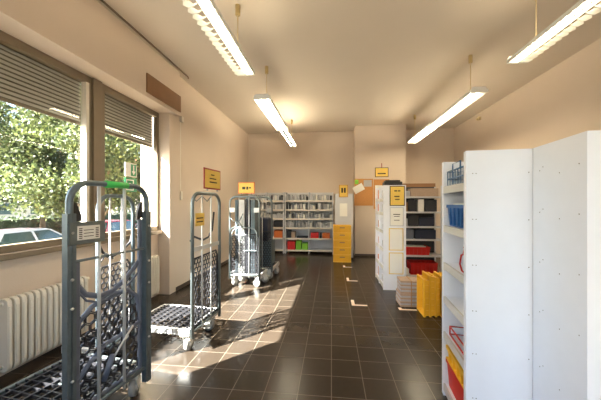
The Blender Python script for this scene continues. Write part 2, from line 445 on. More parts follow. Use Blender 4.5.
def roll_cart(label, p_left, p_right, depth, height=1.75, style='net', steel='steel', base='steel_light', group=None):
    """p_left/p_right = frame ends on the floor; platform runs to the left of the direction p_left->p_right"""
    a = Vector((*p_left, 0)); b = Vector((*p_right, 0)); W = (b-a).length
    ang = math.atan2(b.y-a.y, b.x-a.x)
    t = thing('roll_cart', label, 'roll cart', a, ang, group)
    D = depth
    # end frame
    m = MB(); m.tube(arc_frame(0.02, W-0.02, 0.17, height-0.02, 0.13), 0.019, 10, ry=0.024 if style == 'gate' else 0.019)
    if style == 'gate':
        for x in (0.02, W-0.02): m.box((x-0.027, -0.022, 0.13), (x+0.027, 0.022, height-0.22))
    fr = m.build('end_frame', 'steel_dark' if style == 'gate' else steel, t)
    if style == 'gate':
        m = MB()
        for x in (0.02, W-0.02):
            for z in (0.5, 0.95, 1.13, 1.42): m.cyl((x, -0.022, z), (x, -0.03, z), 0.009, 8)
        m.build('bolt', 'steel_light', fr)
    for x in (W*0.33, W*0.64):
        MB().cyl((x, 0, 0.2), (x, 0, height-0.03), 0.0115 if style == 'gate' else 0.009, 8).build('upright_bar', 'steel_light', t)
    MB().cyl((0.02, 0, 0.235), (W-0.02, 0, 0.25), 0.014, 8).build('lower_bar', steel, t)
    # platform
    m = MB(); z0, z1 = 0.203, 0.268
    m.box((0, 0.025, z0), (0.035, D, z1)); m.box((W-0.035, 0.025, z0), (W, D, z1))
    m.box((0.035, 0.025, z0), (W-0.035, 0.06, z1)); m.box((0.035, D-0.035, z0), (W-0.035, D, z1))
    m.box((W/2-0.02, 0.06, z0), (W/2+0.02, D-0.035, z1-0.02))
    m.build('platform_frame', base, t, bevel=0.004)
    m = MB()
    nx = int(W/0.055)
    for i in range(1, nx): x = W*i/nx; m.box((x-0.005, 0.05, z1-0.018), (x+0.005, D-0.03, z1+0.004))
    ny = int(D/0.085)
    for i in range(1, ny): y = D*i/ny; m.box((0.03, y-0.008, z1-0.018), (W-0.03, y+0.008, z1+0.006))
    m.build('platform_grid', 'black_plastic', t)
    # casters
    for cx, cy in ((0.07, 0.09), (W-0.07, 0.09), (0.07, D-0.08), (W-0.07, D-0.08)):
        m = MB(); a_ = random.uniform(0, PI)
        T = Matrix.Translation((cx, cy, 0)) @ Matrix.Rotation(a_, 4, 'Z')
        m.box((-0.055, -0.055, 0.185), (0.055, 0.055, 0.203), 0, T); m.cyl(T @ Vector((0, 0, 0.172)), T @ Vector((0, 0, 0.185)), 0.04, 14)
        for s in (-1, 1):
            vs = [T @ Vector(p) for p in ((-0.045, s*0.030, 0.178), (0.055, s*0.030, 0.178), (0.068, s*0.030, 0.07), (0.015, s*0.030, 0.07))]
            vs2 = [T @ Vector(p) for p in ((-0.045, s*0.037, 0.178), (0.055, s*0.037, 0.178), (0.068, s*0.037, 0.07), (0.015, s*0.037, 0.07))]
            m.hexa(vs, vs2)
        c = m.build('caster', 'caster', t)
        m = MB(); p0 = T @ Vector((0.042, -0.022, 0.084)); p1 = T @ Vector((0.042, 0.022, 0.084)); m.cyl(p0, p1, 0.084, 22)
        q0 = T @ Vector((0.042, -0.027, 0.084)); q1 = T @ Vector((0.042, 0.027, 0.084)); m.cyl(q0, q1, 0.045, 14, 1)
        m.build('wheel', ['tyre', 'caster'], c)
    if style == 'net' or style == 'net_low':
        zt = 1.0 if style == 'net' else 0.95
        P = [(0.045, 0.25), (W-0.045, 0.25), (W-0.045, zt), (0.045, zt)]
        m = MB(); hexmesh(m, P, 0.02, 0.055, 0.0045)
        m.tube([(0.045, 0.02, 0.25), (0.045, 0.02, zt-0.06), (0.08, 0.02, zt), (W-0.08, 0.02, zt+0.02), (W-0.045, 0.02, zt-0.04), (W-0.045, 0.02, 0.25)], 0.011, 6, closed=True)
        m.build('net_panel', 'black_plastic', t)
    return t, W

# cart 1: the near grey one
t, W = roll_cart('large grey roll cart with white label plate and green tape, nearest the camera', (-1.62, 1.55), (-1.53, 2.20), 0.76, 1.76, 'gate', steel='steel_dark', base='steel')
m = MB()
P = [(0.07, 0.26), (0.075, 0.70), (0.10, 0.83), (0.19, 0.90), (0.33, 0.935), (0.47, 0.935), (0.56, 0.86), (0.59, 0.70), (0.60, 0.26)]
hexmesh(m, P, 0.03, 0.072, 0.0055)
m.build('net_panel', 'black_plastic', t)
m = MB(); m.tube([(x, 0.03, z) for x, z in P], 0.017, 8, closed=True); 
m.tube([(0.085, 0.025, 0.45), (0.17, 0.025, 0.53), (0.28, 0.025, 0.60), (0.45, 0.025, 0.61), (0.60, 0.025, 0.64)], 0.017, 8)
m.build('net_rim', 'grey_plastic', t)
m = MB(); m.tube([(0.05, 0.028, 1.20), (0.075, 0.028, 1.09), (0.14, 0.028, 1.0), (0.24, 0.028, 0.955), (0.34, 0.028, 0.96), (0.44, 0.028, 1.01), (0.53, 0.028, 1.08), (0.62, 0.028, 1.17)], 0.02, 8, ry=0.012)
m.tube([(0.05, 0.028, 1.15), (0.08, 0.028, 1.05), (0.15, 0.028, 0.955), (0.26, 0.028, 0.90), (0.38, 0.028, 0.915), (0.5, 0.028, 0.98), (0.6, 0.028, 1.06)], 0.008, 6)
m.build('curved_brace', 'grey_plastic', t)
m = MB(); m.box((0.052, 0.012, 0.24), (0.10, 0.035, 1.24)); m.build('side_strip', 'grey_plastic', t, bevel=0.008)
m = MB(); m.box((W-0.085, 0.012, 0.24), (W-0.052, 0.035, 1.48)); m.build('side_strip', 'grey_plastic', t, bevel=0.008)
m = MB(); m.cyl((0.05, 0.0, 1.235), (W-0.05, 0.0, 1.235), 0.009, 8); m.build('cross_bar', 'steel', t)
m = MB(); m.box((0.0, -0.03, 1.345), (0.235, -0.022, 1.485)); m.box((0.0, -0.03, 1.345), (0.235, -0.012, 1.352)); m.box((0.0, -0.03, 1.478), (0.235, -0.012, 1.485))
lp = m.build('label_plate', 'steel', t)
m = MB(); m.box((0.045, -0.033, 1.37), (0.195, -0.0305, 1.46))
for i in range(6): m.box((0.055, -0.0345, 1.38+i*0.012), (0.075, -0.033, 1.386+i*0.012), 1); m.box((0.165, -0.0345, 1.38+i*0.012), (0.185, -0.033, 1.386+i*0.012), 1)
for i in range(3): m.box((0.085, -0.0345, 1.39+i*0.02), (0.15, -0.033, 1.394+i*0.02), 1)
m.build('paper_label', ['paper', 'ink'], lp)
m = MB(); m.prism([(0.05, 1.49), (0.105, 1.49), (0.105, 1.53), (0.075, 1.60), (0.05, 1.62)], 0.012, 0.03, 'y'); m.build('latch', 'black_plastic', t)
m = MB(); m.prism([(W-0.05, 1.49), (W-0.105, 1.47), (W-0.10, 1.53), (W-0.075, 1.60), (W-0.05, 1.62)], 0.012, 0.03, 'y'); m.build('latch', 'black_plastic', t)
m = MB(); m.tube([(0.26, 0, 1.74), (0.44, 0, 1.74)], 0.024, 10, ry=0.028); m.build('green_tape', 'green_tape', t)
m = MB(); m.tube([(0.30, -0.03, 0.50), (0.36, -0.03, 0.56), (0.47, -0.03, 0.66)], 0.008, 8); m.tube([(0.27, 0.02, 0.35), (0.30, -0.025, 0.52)], 0.02, 8, 1); m.build('release_lever', ['steel_light', 'grey_plastic'], t)

# cart behind it
t, W = roll_cart('black netted roll cart standing between the near grey cart and the windows', (-2.13, 2.33), (-2.10, 2.79), 0.38, 1.70, 'net', steel='steel_dark')
m = MB(); m.tube([(0.03, 0.03, 1.28), (0.10, 0.03, 1.14), (0.20, 0.03, 1.08), (0.33, 0.03, 1.12), (0.44, 0.03, 1.2), (0.48, 0.03, 1.32), (0.54, 0.03, 1.38)], 0.012, 8); m.build('curved_bar', 'black_plastic', t)
m = MB(); m.tube([(0.05, 0.03, 1.02), (0.12, 0.03, 1.10), (0.22, 0.03, 1.06)], 0.007, 6); m.build('wire_loop', 'black_plastic', t)

# cart 2
cart2, W = roll_cart('roll cart with white platform, black net and red-framed notice on top', (-1.47, 2.81), (-1.42, 3.46), 0.80, 1.74, 'net')
MB().box((0.02, -0.004, 1.085), (W-0.03, 0.012, 1.13)).build('cross_plate', 'steel_light', cart2)
m = MB(); m.tube([(0.045, 0, 1.66), (0.10, 0, 1.63), (W*0.33, 0, 1.69), (W*0.5, 0, 1.63), (W*0.64, 0, 1.69)], 0.006, 6); m.build('hook_wire', 'steel', cart2)
m = MB(); m.box((0.04, -0.026, 1.36), (0.22, -0.022, 1.50))
for i in range(2): m.box((0.06, -0.028, 1.40+i*0.04), (0.19, -0.026, 1.412+i*0.04), 1)
yp = m.build('yellow_label', ['yellow', 'ink'], cart2)
m = MB(); m.tube([(0.05, 0.04, 1.2), (0.12, 0.04, 1.24), (0.3, 0.04, 1.18), (0.42, 0.04, 1.2), (0.52, 0.04, 1.28), (0.56, 0.04, 1.5)], 0.012, 8); m.build('curved_bar', 'black_plastic', cart2)

# cart 3 and 4
cart3, W = roll_cart('full roll cart with a looped bar, standing under the yellow notice before the racks', (-1.96, 5.20), (-1.33, 5.17), 0.50, 1.76, 'net', steel='steel')
m = MB(); m.tube(arc_frame(0.07, W-0.06, 0.72, 1.15, 0.14, -0.03)+[(0.3, -0.03, 0.72)], 0.011, 8, closed=False); m.build('looped_bar', 'steel', cart3)
m = MB(); m.tube([(0.04, -0.03, 1.34), (0.1, -0.03, 1.28), (0.22, -0.03, 1.25), (0.32, -0.03, 1.12)], 0.01, 8); m.tube([(0.05, -0.03, 1.12), (0.18, -0.03, 1.2), (0.3, -0.03, 1.42)], 0.01, 8); m.build('curved_bar', 'steel', cart3)
for x, w_, mm in ((0.18, 0.11, 'steel_light'), (0.33, 0.07, 'dark'), (0.42, 0.08, 'steel_dark'), (0.10, 0.05, 'steel_dark')):
    m = MB()
    m.box((x, 0.06, 0.275), (x+w_, 0.42, 1.68)); 
    for k in range(3): m.box((x+w_*(0.2+0.3*k), 0.052, 0.25), (x+w_*(0.2+0.3*k)+0.008, 0.06, 1.66))
    m.build('folded_panel', mm, cart3, bevel=0.01)
for x in (0.03, W-0.12):
    MB().box((x, -0.03, 1.44), (x+0.1, -0.02, 1.53)).build('bracket_plate', 'steel_light', cart3)
cart4, W4 = roll_cart('tall roll cart nested behind the looped one, next to the mail racks', (-1.86, 5.80), (-1.22, 5.77), 0.60, 1.76, 'net', steel='steel')
for x in (0.04, W4-0.12): MB().box((x, -0.03, 1.42), (x+0.09, -0.02, 1.51)).build('bracket_plate', 'steel_light', cart4)
m = MB(); m.box((0.06, 0.08, 0.275), (0.56, 0.5, 0.80)); m.build('load_box', 'steel_dark', cart4, bevel=0.01)
m = MB(); m.box((0.1, 0.1, 0.802), (0.5, 0.45, 1.3)); m.build('load_bag', 'navy', cart4, bevel=0.04)

# notices on the carts
def notice(name, label, origin, ang, w, h, frame='redframe', face='yellow', lines=((0.3, 0.25, 0.5, 0.08), (0.2, 0.5, 0.6, 0.12)), group=None, cat='sign', deep=0.012, clip=0.0):
    t = thing(name, label, cat, origin, ang, group)
    m = MB(); m.box((0, -deep, 0), (w, 0, h)); m.build('frame', frame, t, bevel=0.003)
    b = 0.018 if w > 0.2 else 0.012
    m = MB(); m.box((b, -deep-0.002, b), (w-b, -deep, h-b))
    for lx, lz, lw, lh in lines: m.box((w*lx, -deep-0.003, h*lz), (w*(lx+lw), -deep-0.002, h*(lz+lh)), 1)
    m.build('sheet', [face, 'ink'], t)
    if clip:
        m = MB()
        for x in (w*0.2, w*0.8): m.box((x-0.01, -deep, -clip), (x+0.01, 0.0, 0.0))
        m.build('clip', 'steel', t)
    return t
ang2 = math.atan2(0.65, 0.05)
notice('notice_sign', 'yellow notice in a red frame above the roll cart with white platform', (-1.452, 3.05, 1.775), ang2, 0.40, 0.245, lines=((0.3, 0.32, 0.45, 0.06), (0.3, 0.5, 0.4, 0.05), (0.38, 0.68, 0.2, 0.05)), clip=0.02)
notice('notice_sign', 'yellow notice clipped on top of the full roll cart near the back racks', (-1.77, 5.19, 1.795), -0.047, 0.33, 0.22, frame='orange', lines=((0.25, 0.38, 0.2, 0.22), (0.5, 0.36, 0.12, 0.25), (0.66, 0.45, 0.12, 0.12)), clip=0.02)

# ------------------------------------------------------------------ white shelving units
def shelf_unit(name, label, loc, rotz, w, d, h, levels, back=True, lip=0.052, screws=(), group=None, matn='white', lipm='lip', th=0.03, cat='shelf'):
    """opening at local x=0 facing -x, depth to +x, width along +y"""
    t = thing(name, label, cat, loc, rotz, group)
    for i, y in enumerate((0, w-th)):
        m = MB(); m.box((0, y, 0), (d, y+th, h))
        if i == 0 and screws:
            for sx, sz in screws: m.cyl((sx, y-0.0012, sz), (sx, y+0.002, sz), 0.0035, 8, 1)
        m.build('side_panel', [matn, 'screw'], t, bevel=0.002)
    if back:
        m = MB(); m.box((d-0.012, th, 0.06), (d, w-th, h))
        m.build('back_panel', matn, t)
    for z in levels:
        m = MB(); m.box((0.012, th, z-0.02), (d-0.012, w-th, z)); m.box((0.0, th, z-lip), (0.014, w-th, z+0.004), 1)
        m.build('shelf', [matn, lipm], t)
    m = MB(); m.box((0.03, th, 0), (0.05, w-th, levels[0]-0.02)); m.build('plinth', matn, t)
    return t
YAW = R(-5.7)
LV = [0.10, 0.535, 0.83, 1.11, 1.42, 1.74]
scr = []
for z in (0.33, 0.62, 0.9, 1.2, 1.5, 1.8):
    for x in (0.04, 0.06, 0.36): scr.append((x, z))
shelf_unit('shelving_unit', 'white shelving unit with blue and red crates on its shelves', (0.88, 1.95, 0), YAW, 0.555, 0.40, 1.95, LV, screws=scr, th=0.045)
# unit with its back to the viewer
def plain_unit(label, loc, rotz):
    t = thing('shelving_unit', label, 'shelf', loc, rotz)
    w, d, h, th = 0.90, 0.43, 1.95, 0.03
    # local x = width to the right, y = depth away from viewer, opening at +y
    sc_ = []
    for z in (0.3, 0.62, 0.95, 1.25, 1.55, 1.8): sc_ += [(0.05, z), (0.19, z - 0.03), (0.33, z + 0.02), (0.36, z)]
    m = MB(); m.box((0, 0, 0), (th, d, h))
    for y, z in sc_: m.cyl((-0.0012, y, z), (0.002, y, z), 0.0035, 8, 1)
    m.build('side_panel', ['white', 'screw'], t, bevel=0.002)
    MB().box((w-th, 0, 0), (w, d, h)).build('side_panel', 'white', t, bevel=0.002)
    MB().box((th, 0.004, 0), (w-th, 0.018, h)).build('back_panel', 'white', t)
    for z in LV: MB().box((th, 0.018, z-0.02), (w-th, d, z)).build('shelf', 'white', t)
    return t
plain_unit('blank white shelving unit seen from behind, at the right edge', (1.213, 1.478, 0), YAW)

def unitA(x, y, z):   # local point of the near unit in world
    v = Matrix.Rotation(YAW, 4, 'Z') @ Vector((x, y, 0)); return (0.88 + v.x, 1.95 + v.y, z)

def crate(name, label, loc, rotz, w, d, h, mt, group=None, ribs=True, cat='crate', fill=None, T=None):
    m = MB(); t_ = 0.008; tp = 0.02
    def ring(z, off): return [(off, off, z), (w-off, off, z), (w-off, d-off, z), (off, d-off, z)]
    o0 = ring(0, tp); o1 = ring(h, 0.006); i1 = ring(h, 0.006+t_); i0 = ring(t_, tp+t_)
    m._add(o0+o1+i1+i0, [(3,2,1,0)] + [(k, (k+1)%4, (k+1)%4+4, k+4) for k in range(4)] + [(4+k, 4+(k+1)%4, 8+(k+1)%4, 8+k) for k in range(4)] + [(8+k, 8+(k+1)%4, 12+(k+1)%4, 12+k) for k in range(4)] + [(12,13,14,15)])
    # rim
    m.box((0, 0, h-0.025), (w, 0.008, h)); m.box((0, d-0.008, h-0.025), (w, d, h)); m.box((0, 0.008, h-0.025), (0.008, d-0.008, h)); m.box((w-0.008, 0.008, h-0.025), (w, d-0.008, h))
    if ribs:
        n = max(3, int(w/0.08))
        for i in range(1, n):
            x = w*i/n
            m.box((x-0.005, 0.0, 0.012), (x+0.005, 0.024, h-0.025)); m.box((x-0.005, d-0.024, 0.012), (x+0.005, d, h-0.025))
        n = max(3, int(d/0.08))
        for i in range(1, n):
            y = d*i/n
            m.box((0.0, y-0.005, 0.012), (0.024, y+0.005, h-0.025)); m.box((w-0.024, y-0.005, 0.012), (w, y+0.005, h-0.025))
    if mt == 'yellow_crate' and T is None:
        m.box((w*0.36, -0.002, h-0.075), (w*0.64, 0.004, h-0.045), 1)
        m.box((0, 0.002, 0.0), (w, d-0.002, 0.012), 0)
    if T is not None: m.v = [tuple(T @ Vector(v)) for v in m.v]
    o = m.build(name, [mt, 'cardboard'], None, loc=loc, rotz=rotz)
    return tag(o, label, cat, group)

# things on the near unit (local x 0..0.4, y 0.03..0.525)
def wire_basket(label, loc, rotz, w, d, h, mt, r=0.004):
    m = MB()
    for z in (0.004, h*0.5, h): m.tube([(0,0,z),(w,0,z),(w,d,z),(0,d,z)], r, 6, closed=True)
    n = 7
    for i in range(n+1):
        x = w*i/n; m.tube([(x,0,h),(x,0,r),(x,d,r),(x,d,h)], r*0.7, 5)
    for i in range(1, n):
        y = d*i/n; m.tube([(0,y,h),(0,y,r),(w,y,r),(w,y,h)], r*0.7, 5)
    m.tube([(0, d*0.3, h), (0, d*0.3, h+0.05), (0, d*0.7, h+0.05), (0, d*0.7, h)], r, 6)
    return tag(m.build('wire_basket', mt, loc=loc, rotz=rotz), label, 'basket')
wire_basket('blue wire basket on the topmost shelf of the near white unit', unitA(0.03, 0.07, 1.744), YAW, 0.30, 0.43, 0.12, 'blue_wire', 0.006)
crate('plastic_crate', 'blue plastic crate on the second shelf of the near white unit', unitA(0.02, 0.06, 1.424), YAW, 0.34, 0.44, 0.17, 'blue')
tag(MB().box((0,0,0),(0.26,0.36,0.172)).build('paper_stack', 'paper', loc=unitA(0.06, 0.10, 1.433), rotz=YAW, bevel=0.003), 'white papers lying on top of the blue crate', 'paper')
m = MB(); m.tube([(0,0,0.006),(0.0,0.05,0.01),(0.0,0.09,0.05),(0.0,0.06,0.12),(0.0,0.02,0.13),(0.0,0.0,0.17),(0.02,0.03,0.2),(0.02,0.07,0.17)], 0.006, 8)
tag(m.build('red_cable', 'red', loc=unitA(0.03, 0.12, 1.114), rotz=YAW), 'looped red cable on the third shelf of the near white unit', 'cable')
tag(MB().box((0,0,0),(0.24,0.16,0.12)).build('white_carton', 'paper', loc=unitA(0.06, 0.06, 0.834), rotz=YAW, bevel=0.004), 'small white carton on the fourth shelf of the near white unit', 'box')
m = MB(); m.tube([(0,0,0.008),(0.28,0,0.008),(0.28,0.36,0.008),(0,0.36,0.008)], 0.007, 6, closed=True); m.tube([(0,0,0.07),(0.28,0,0.07),(0.28,0.36,0.07),(0,0.36,0.07)], 0.007, 6, closed=True)
for p in ((0,0),(0.28,0),(0.28,0.36),(0,0.36)): m.cyl((p[0],p[1],0.008),(p[0],p[1],0.07),0.006,6)
tag(m.build('wire_tray', 'red', loc=unitA(0.03, 0.08, 0.539), rotz=YAW), 'open red wire tray above the yellow and red crates', 'tray')
crate('plastic_crate', 'red crate at the bottom of the near white unit, under the yellow one', unitA(0.0165, 0.05, 0.104), YAW, 0.35, 0.455, 0.215, 'red', ribs=False)
crate('plastic_crate', 'flat yellow crate stacked on the red crate in the near white unit', unitA(0.0165, 0.05, 0.320), YAW, 0.35, 0.455, 0.11, 'yellow_crate')

# unit C : two bays facing the carts
LC = [0.08, 0.42, 0.76, 1.10, 1.44, 1.70]
for i, (y0, lab) in enumerate(((5.35, 'white shelving bay with framed notices on its end panel'), (5.825, 'white shelving bay behind the one with framed notices'))):
    shelf_unit('shelving_unit', lab, (0.96, y0, 0), R(1.0) if False else 0, 0.47, 0.41, 1.95, LC)
# small things in the open bays
k = 0
cols = ['dark', 'paper', 'navy', 'news', 'grey_cab', 'orange', 'mail']
for y0 in (5.35, 5.825):
    for li, z in enumerate(LC):
        y = y0 + 0.05
        for q in range(2):
            w_ = random.uniform(0.10, 0.17); h_ = random.uniform(0.08, 0.2)
            o = MB().box((0,0,0),(0.26, w_, h_)).build('document_box', cols[(k*3+q+li) % 7], loc=(1.0, y, z+0.005), bevel=0.004)
            where = 'front bay' if y0 < 5.5 else 'rear bay'
            tag(o, '%s box on the %s level of the %s of the notice shelf' % ({'dark':'black','paper':'white','navy':'navy','news':'pinkish','grey_cab':'light grey','orange':'orange','mail':'grey'}[cols[(k*3+q+li) % 7]], ['bottom','second','third','fourth','fifth','topmost'][li], where), 'box', 'boxes in the notice shelf')
            y += w_ + 0.03
            k += 1
def sheet(label, x0, z1, w, h, face, border=None, y=5.349, lines=()):
    t = thing('notice', label, 'notice', (x0, y, z1-h), 0)
    b = 0.014
    if border: MB().box((0,-0.006,0),(w,0,h)).build('border', border, t)
    m = MB(); m.box((b if border else 0, -0.008, b if border else 0), (w-(b if border else 0), -0.0002 if not border else -0.006, h-(b if border else 0)))
    for lx, lz, lw, lh in lines: m.box((w*lx, -0.009, h*lz), (w*(lx+lw), -0.008, h*(lz+lh)), 1)
    m.build('sheet', [face, 'ink'], t)
sheet('yellow notice in a black frame, topmost on the end panel', 1.075, 1.935, 0.27, 0.37, 'yellow', 'ink', lines=((0.3,0.72,0.2,0.06),(0.55,0.72,0.15,0.06),(0.3,0.45,0.35,0.05),(0.35,0.3,0.3,0.04)))
sheet('plain white sheet with small print below the yellow framed notice', 1.075, 1.54, 0.25, 0.35, 'paper', 'grey_cab', lines=((0.25,0.6,0.5,0.04),(0.3,0.5,0.4,0.03),(0.3,0.3,0.4,0.03)))
sheet('yellow-edged white sheet, upper one of two on the end panel', 1.06, 1.15, 0.26, 0.41, 'paper', 'yellow')
sheet('yellow-edged white sheet, lowest on the end panel', 1.06, 0.70, 0.26, 0.40, 'paper', 'yellow')
m = MB(); m.box((0,0,0),(0.33,0.22,0.07)); m.box((0.02,0.02,0.07),(0.30,0.2,0.10)); 
tag(m.build('folded_bag', 'black_plastic', loc=(0.99, 5.40, 1.951), bevel=0.015), 'folded black bag on top of the shelf with framed notices', 'bag')

# unit D : open metal rack facing the viewer
t = thing('metal_rack', 'grey metal rack with red crates and dark boxes beside the notice shelf', 'rack', (1.42, 6.12, 0))
wD, dD, hD = 0.88, 0.40, 1.98
for x in (0, wD-0.03):
    for y in (0, dD-0.03): MB().box((x, y, 0), (x+0.03, y+0.03, hD)).build('post', 'rack_grey', t)
LD = [0.10, 0.52, 0.86, 1.13, 1.44, 1.76]
for z in LD:
    MB().box((0.0, 0.0, z-0.035), (wD, dD, z)).build('shelf', 'rack_grey', t, bevel=0.002)
MB().box((0.03, dD-0.004, 0.1), (wD-0.03, dD, hD)).build('back_panel', 'dark', t)
MB().box((0.0, dD, 1.80), (wD, dD+0.03, 2.06)).build('top_board', 'board_wood', t)
def bx(name, label, cat, x, y, z, w, d, h, mt, group=None, bev=0.006):
    return tag(MB().box((0,0,0),(w,d,h)).build(name, mt, loc=(x,y,z+0.001), bevel=bev), label, cat, group)
crate('plastic_crate', 'long red crate with papers in it, upper of two in the metal rack', (1.47, 6.14, 0.521), 0, 0.60, 0.34, 0.17, 'red')
tag(MB().box((0,0,0),(0.44,0.22,0.17)).build('paper_stack','paper',loc=(1.55,6.19,0.532),bevel=0.003), 'white papers sticking out of the upper red crate', 'paper')
crate('plastic_crate', 'red crate on the bottom shelf of the metal rack', (1.66, 6.14, 0.101), 0, 0.56, 0.34, 0.26, 'red')
bx('paper_stack', 'loose grey-white papers on the bottom shelf left of the red crate', 'paper', 1.46, 6.16, 0.10, 0.18, 0.3, 0.12, 'paper')
bx('storage_box', 'pinkish long box on the top shelf of the metal rack', 'box', 1.68, 6.14, 1.76, 0.55, 0.3, 0.17, 'news')
bx('storage_box', 'grey box on the top shelf beside the pinkish one', 'box', 1.46, 6.16, 1.76, 0.20, 0.3, 0.12, 'mail')
row = [(1.45, 1.44, 0.16, 0.2, 'board_wood', 'brown box on the second shelf from top of the metal rack'), (1.63, 1.44, 0.17, 0.25, 'dark', 'black box left of the pale file stack'), (1.82, 1.44, 0.12, 0.26, 'paper', 'pale file stack between two black boxes'), (1.96, 1.44, 0.24, 0.25, 'dark', 'wide black box right of the pale file stack'),
       (1.46, 1.13, 0.15, 0.16, 'mail', 'grey paper box under the brown box'), (1.63, 1.13, 0.2, 0.24, 'dark', 'black bin with pale papers above the navy bins'), (1.85, 1.13, 0.30, 0.18, 'navy', 'low navy bin above the wide navy bin'),
       (1.45, 0.86, 0.28, 0.2, 'grey_plastic', 'slate grey bin above the long red crate'), (1.76, 0.86, 0.42, 0.19, 'navy', 'wide navy bin above the long red crate')]
for x, z, w_, h_, mt, lab in row: bx('storage_box', lab, 'box', x, 6.15, z, w_, 0.3, h_, mt, 'boxes in the metal rack')

# newspaper bundles and leaned crates on the floor
def bundle(label, x, y, z, w, d, h, rz):
    t = thing('newspaper_bundle', label, 'newspapers', (x, y, z), rz, 'newspaper bundles')
    n = 7
    m = MB()
    for i in range(n):
        o_ = random.uniform(-0.006, 0.006); m.box((o_, o_, h*i/n), (w+o_, d+o_, h*(i+1)/n - 0.003), i % 2)
    m.build('papers', ['news', 'mail'], t)
    m = MB(); m.box((w/2-0.006, -0.009, -0.0), (w/2+0.006, d+0.009, h+0.003)); m.build('strap', 'cardboard', t)
bundle('lower bundle of folded newspapers on the floor beside the yellow crates', 1.07, 4.50, 0.001, 0.32, 0.30, 0.20, 0.02)
bundle('upper bundle of folded newspapers beside the yellow crates', 1.075, 4.505, 0.206, 0.31, 0.29, 0.20, -0.03)
for i, lab in enumerate(('nearest the newspaper bundles', 'second from the newspaper bundles', 'middle one of five', 'second from the white unit', 'nearest the white unit')):
    T = Matrix.Rotation(R(-90), 4, 'Y')
    crate('plastic_tray', 'shallow yellow tray standing on end beside the newspapers, %s' % lab, (1.375 + i*0.082, 4.12 + 0.012*((i*7) % 3), 0), 0, (0.53, 0.58, 0.56, 0.58, 0.57)[i], 0.33, 0.078, 'yellow_crate', 'yellow trays stood on end', T=T)

# floor tape marks
def tape(label, x, y, ax, ay):
    m = MB(); m.box((0, 0, 0), (ax, 0.05, 0.002)); m.box((0, 0.05 if ay > 0 else 0, 0), (0.05, ay, 0.002))
    tag(m.build('floor_tape', 'tape', loc=(x, y, 0.001)), label, 'tape', 'tape marks on the floor')
tape('pale L-shaped tape mark on the floor left of the newspaper bundles', 0.32, 4.47, 0.24, 0.26)
tape('pale L-shaped tape mark in front of the far end of the notice shelf', 0.32, 5.88, 0.22, 0.26)
tape('pale L-shaped tape mark just in front of the newspaper bundles', 1.02, 4.36, 0.26, 0.10)
tape('small pale tape mark nearest the yellow crate stack', 0.30, 7.15, 0.22, 0.2)

# ------------------------------------------------------------------ back wall racks
def mail_rack(label, x0, x1, rows, where):
    yf = 8.93; d = 0.40; h = 1.98; th = 0.03; w = x1-x0
    t = thing('mail_rack', label, 'rack', (x0, yf, 0))
    for x in (0, w/2-0.015, w-th):
        MB().box((x, 0, 0), (x+th, d, h)).build('side_panel', 'rack_grey', t, bevel=0.002)
    MB().box((th, d-0.01, 0.1), (w-th, d, h)).build('back_panel', 'grey_cab', t)
    for z in rows:
        for a, b in ((th, w/2-0.015), (w/2+0.015, w-th)):
            m = MB(); m.box((a, 0.0, z-0.025), (b, d-0.01, z)); m.box((a, -0.004, z-0.04), (b, 0, z+0.01), 1); m.build('shelf', ['rack_grey', 'frame_white'], t)
    for z0, z1 in zip(rows[2:], rows[3:] + [h]):
        n = 8
        for a, b in ((th, w/2-0.015), (w/2+0.015, w-th)):
            for i in range(1, n):
                x = a + (b-a)*i/n
                if abs(x0+x+1.72) < 0.2 and 0.8 < z0 < 0.9: continue
                MB().box((x-0.004, 0.01, z0), (x+0.004, d-0.02, z1-0.07)).build('divider', 'rack_grey', t)
            for i in range(n):
                x = a + (b-a)*(i+0.5)/n
                if random.random() < 0.78:
                    hh = random.uniform(0.12, 0.20); ww = (b-a)/n*random.uniform(0.35, 0.75)
                    if abs(x0+x+1.72) < 0.2 and 0.8 < z0 < 0.9: continue
                    o = MB().box((-ww/2, 0, 0), (ww/2, 0.28, hh)).build('mail_bundle', random.choice(['mail', 'paper', 'grey_cab', 'mail', 'grey_cab', 'paper', 'mail', 'dark']), loc=(x0+x, yf+0.03, z0+0.001))
                    rw = ('lowest', 'second lowest', 'second highest', 'top')[rows[2:].index(z0)]
                    bay = 'window-side' if a < w*0.4 else 'pier-side'
                    tag(o, 'upright letters, %s row, %s bay, %s slot, %s' % (rw, bay, ('first','second','third','fourth','fifth','sixth','seventh','eighth')[i], where), 'letters', 'letter bundles in the back racks')
    return t
RW = [0.12, 0.50, 0.84, 1.13, 1.42, 1.71]
mail_rack('grey pigeonhole rack with red and green boxes at the bottom, by the yellow crate stack', -1.50, 0.06, RW, 'rack by the yellow crates')
mail_rack('grey pigeonhole rack partly hidden by the roll carts', -2.70, -1.53, RW, 'rack behind the carts')
bx('carton', 'red carton on the bottom shelf of the back rack', 'box', -1.42, 8.97, 0.12, 0.25, 0.3, 0.27, 'red')
bx('carton', 'dark green-topped carton right of the red one, left of two green ones', 'box', -1.14, 8.97, 0.12, 0.17, 0.3, 0.30, 'green')
bx('carton', 'low green carton, right one of the two', 'box', -0.94, 8.97, 0.12, 0.18, 0.3, 0.21, 'green')
bx('carton', 'red box on the shelf above the green cartons', 'box', -0.66, 8.97, 0.50, 0.25, 0.28, 0.17, 'red')
bx('carton', 'small red box squeezed next to the dark folder', 'box', -0.38, 8.97, 0.50, 0.07, 0.28, 0.16, 'dark')
bx('carton', 'orange-yellow box at the end of the shelf above the green cartons', 'box', -0.29, 8.97, 0.50, 0.24, 0.28, 0.16, 'orange')
bx('folder', 'dark upright folders above the red carton', 'folder', -1.43, 8.97, 0.50, 0.12, 0.28, 0.24, 'dark')
bx('folder', 'pale upright folders beside the dark ones', 'folder', -1.29, 8.97, 0.50, 0.12, 0.28, 0.2, 'news')
